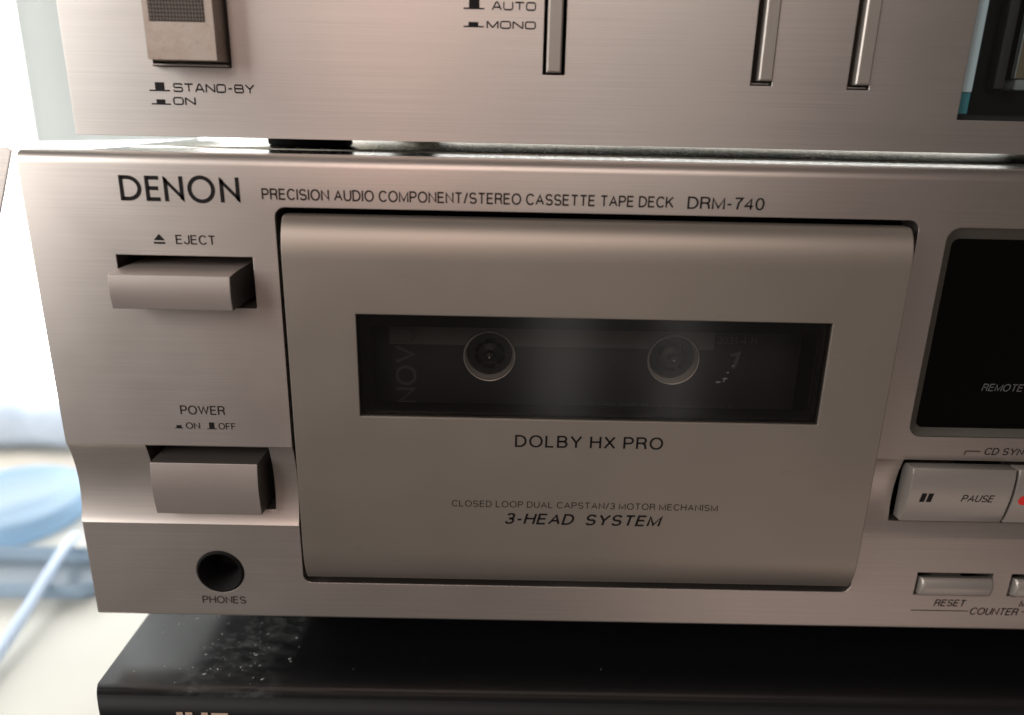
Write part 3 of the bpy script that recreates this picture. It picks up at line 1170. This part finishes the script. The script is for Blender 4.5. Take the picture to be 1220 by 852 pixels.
# lighter grey field with round openings round the holes
fld = []
n = 60
x_ = 72.0
field_bm = bmesh.new()
prism_y(field_bm, [(72, 68.4), (146.5, 68.4), (146.5, 92), (72, 92)], 9.93, 9.99)
lo = link('grey_field', bm_mesh('grey_field', field_bm), 'field_grey', tape)
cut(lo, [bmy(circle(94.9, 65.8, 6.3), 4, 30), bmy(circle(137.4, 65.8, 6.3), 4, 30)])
htext('NOVUS', 73.2, 78.0, 53.8, 77.0, 9.93, 'faint_ink', tape, rot=True)
htext('3031-4-N', 147.2, 156.2, 69.9, 71.6, 10, 'grey_ink', tape)
htext('1', 150.4, 152.9, 63.9, 68.3, 10, 'grey_ink', tape, shear=0.15)
text('\u00a9 1988 BMG Music \u2022 Printed in U.S.A.', 118.2, 152.7, 53.4, 55.2, 10, 'faint_ink', tape)
flat_polys('scuff', [[(x - w, z), (x, z - h), (x + w, z + .1), (x, z + h)] for x, z, w, h in
                     ((148.3, 60.6, .75, .22), (149.8, 61.5, .8, .22), (150.3, 63.0, .3, .25), (151.3, 64.6, .3, .25), (149.6, 60.9, .25, .2))], 10, 'speck_white', tape)

# ================================================================== RECEIVER on top
rec = empty('stereo_receiver', (217, 150, 110.45))
tagp(rec, 'brushed silver receiver with slim levers and meter window standing on the cassette deck', 'receiver')
RY = 10.0
bm = bmesh.new()
add_box(bm, 7.2, 427, RY, RY + 4, 113.1, 262)
rp = link('front_panel', bm_mesh('front_panel', bm), 'receiver_metal', rec)
cut(rp, [bmbox(25.2, 41.3, 0, 20, 126.9, 152), bmbox(105.15, 109.75, 0, 20, 126.9, 168),
         bmbox(148.15, 152.65, 0, 20, 125.65, 168), bmbox(168.2, 172.8, 0, 20, 125.25, 168),
         bmbox(192.2, 330, 0, 20, 119.75, 180)])
box('case', 10, 424, RY + 18, 300, 122.3, 258, 'chassis_grey', rec)
box('bottom_plate', 10, 424, RY + 18, 300, 121.5, 122.3, 'galvanised', rec)
box('sub_panel', 9, 425, RY + 14, RY + 18, 120, 260, 'gap_black', rec)
for q in ((9, 10, 116, 260), (424, 425, 116, 260)):
    box('side_strip', q[0], q[1], RY + 4, RY + 14, q[2], q[3], 'chassis_grey', rec)
for x, y in ((47, 47), (387, 47), (50, 235), (384, 235)):
    bm = bmesh.new()
    lathe_z(bm, x, y, [(0, 110.45), (10, 110.45), (10.6, 111), (11.5, 121.6), (0, 121.6)], 32)
    link('foot', bm_mesh('foot', bm), 'rubber', rec)
# power button: slab with knurled field
bm = bmesh.new()
add_box(bm, 27.0, 40.6, 4.0, RY + 14, 127.9, 150.5)
pb = link('power_button', bm_mesh('power_button', bm), 'worn_paint', rec)
bm = bmesh.new()
gx0, gx1, gz0 = 28.2, 38.9, 134.9
nx, nz = 17, 19
st = (gx1 - gx0) / nx
for i in range(nx):
    for j in range(nz):
        x = gx0 + i * st; z = gz0 + j * 0.72
        vv = [bm.verts.new(p) for p in ((x + .08, 3.98, z + .08), (x + st - .08, 3.98, z + .08), (x + st - .08, 3.98, z + .64), (x + .08, 3.98, z + .64))]
        tp = bm.verts.new((x + st / 2, 3.62, z + .36))
        for k in range(4):
            bm.faces.new((vv[k], vv[(k + 1) % 4], tp))
kn = link('knurling', bm_mesh('knurling', bm), 'key_paint', pb, angle=0)
kn['kind'] = 'stuff'
box('knurl_field', gx0 - .1, gx1 + .1, 3.985, 4.2, gz0 - .1, gz0 + 13.8, 'brown_ink', pb)
box('button_lip', 25.6, 40.9, 8.6, 12, 127.05, 127.35, 'button_paint', rec)
# slim levers
for x0, x1, zb, y in ((105.9, 108.95, 127.3, 8.9), (149.6, 152.5, 126.6, 9.2), (169.6, 172.65, 126.2, 9.2)):
    bm = bmesh.new()
    add_box(bm, x0, x1, y, RY + 14, zb, 166)
    ed = [e for e in bm.edges if all(v.co.y < y + .01 for v in e.verts)]
    bmesh.ops.bevel(bm, geom=ed, offset=0.28, segments=1, profile=0.5, affect='EDGES')
    link('lever', bm_mesh('lever', bm), 'key_paint', rec)
for x0, x1, zb in ((148.5, 152.2, 125.95), (168.55, 172.35, 125.55)):
    box('lever_lip', x0, x1, 10.6, 12, zb, zb + .25, 'key_paint', rec)
# meter window
mt = box('meter_backing', 192.2, 330, RY + 12, RY + 13.5, 119.75, 180, 'meter_black', rec)
box('cover_edge', 192.5, 195.2, RY + 1.5, RY + 12, 125.3, 180, 'acrylic_edge', rec, bev=0.3)
box('cover_corner', 192.5, 195.2, RY + 1.7, RY + 12, 121.0, 125.3, 'acrylic_teal', rec, bev=0.3)
box('bottom_rail', 192.5, 330, RY + 2, RY + 12, 119.8, 121.0, 'meter_black', rec)
box('meter_divider', 204.0, 206.3, RY + 9, RY + 12, 126.4, 180, 'meter_grey', rec, bev=0.4)
box('meter_face', 207.0, 300, RY + 7.0, RY + 8, 128.6, 180, 'meter_face', rec)
box('meter_face_edge', 206.7, 207.0, RY + 6.9, RY + 8.1, 128.6, 180, 'meter_white', rec)
box('meter_stop', 207.2, 210.6, RY + 7.0, RY + 12, 126.2, 128.4, 'meter_white', rec, bev=0.3)
box('meter_cover', 195.3, 330, RY + 1.6, RY + 2.0, 121.0, 180, 'meter_glass', rec)
# writing
push_icon(23.8, 28.0, 25.05, 26.95, 122.1, 123.85, RY, rp)
wide_text('STAND-BY', 28.9, 45.5, 122.15, 123.6, RY, rp)
push_icon(23.95, 27.9, 25.0, 26.8, 119.45, 120.5, RY, rp)
wide_text('ON', 28.6, 33.0, 119.6, 120.9, RY, rp)
push_icon(88.9, 93.1, 90.0, 92.1, 138.95, 142.0, RY, rp)
wide_text('AUTO', 94.7, 103.35, 139.0, 140.35, RY, rp)
push_icon(88.9, 93.0, 89.9, 91.9, 135.6, 136.6, RY, rp)
wide_text('MONO', 93.7, 103.4, 135.55, 136.8, RY, rp)
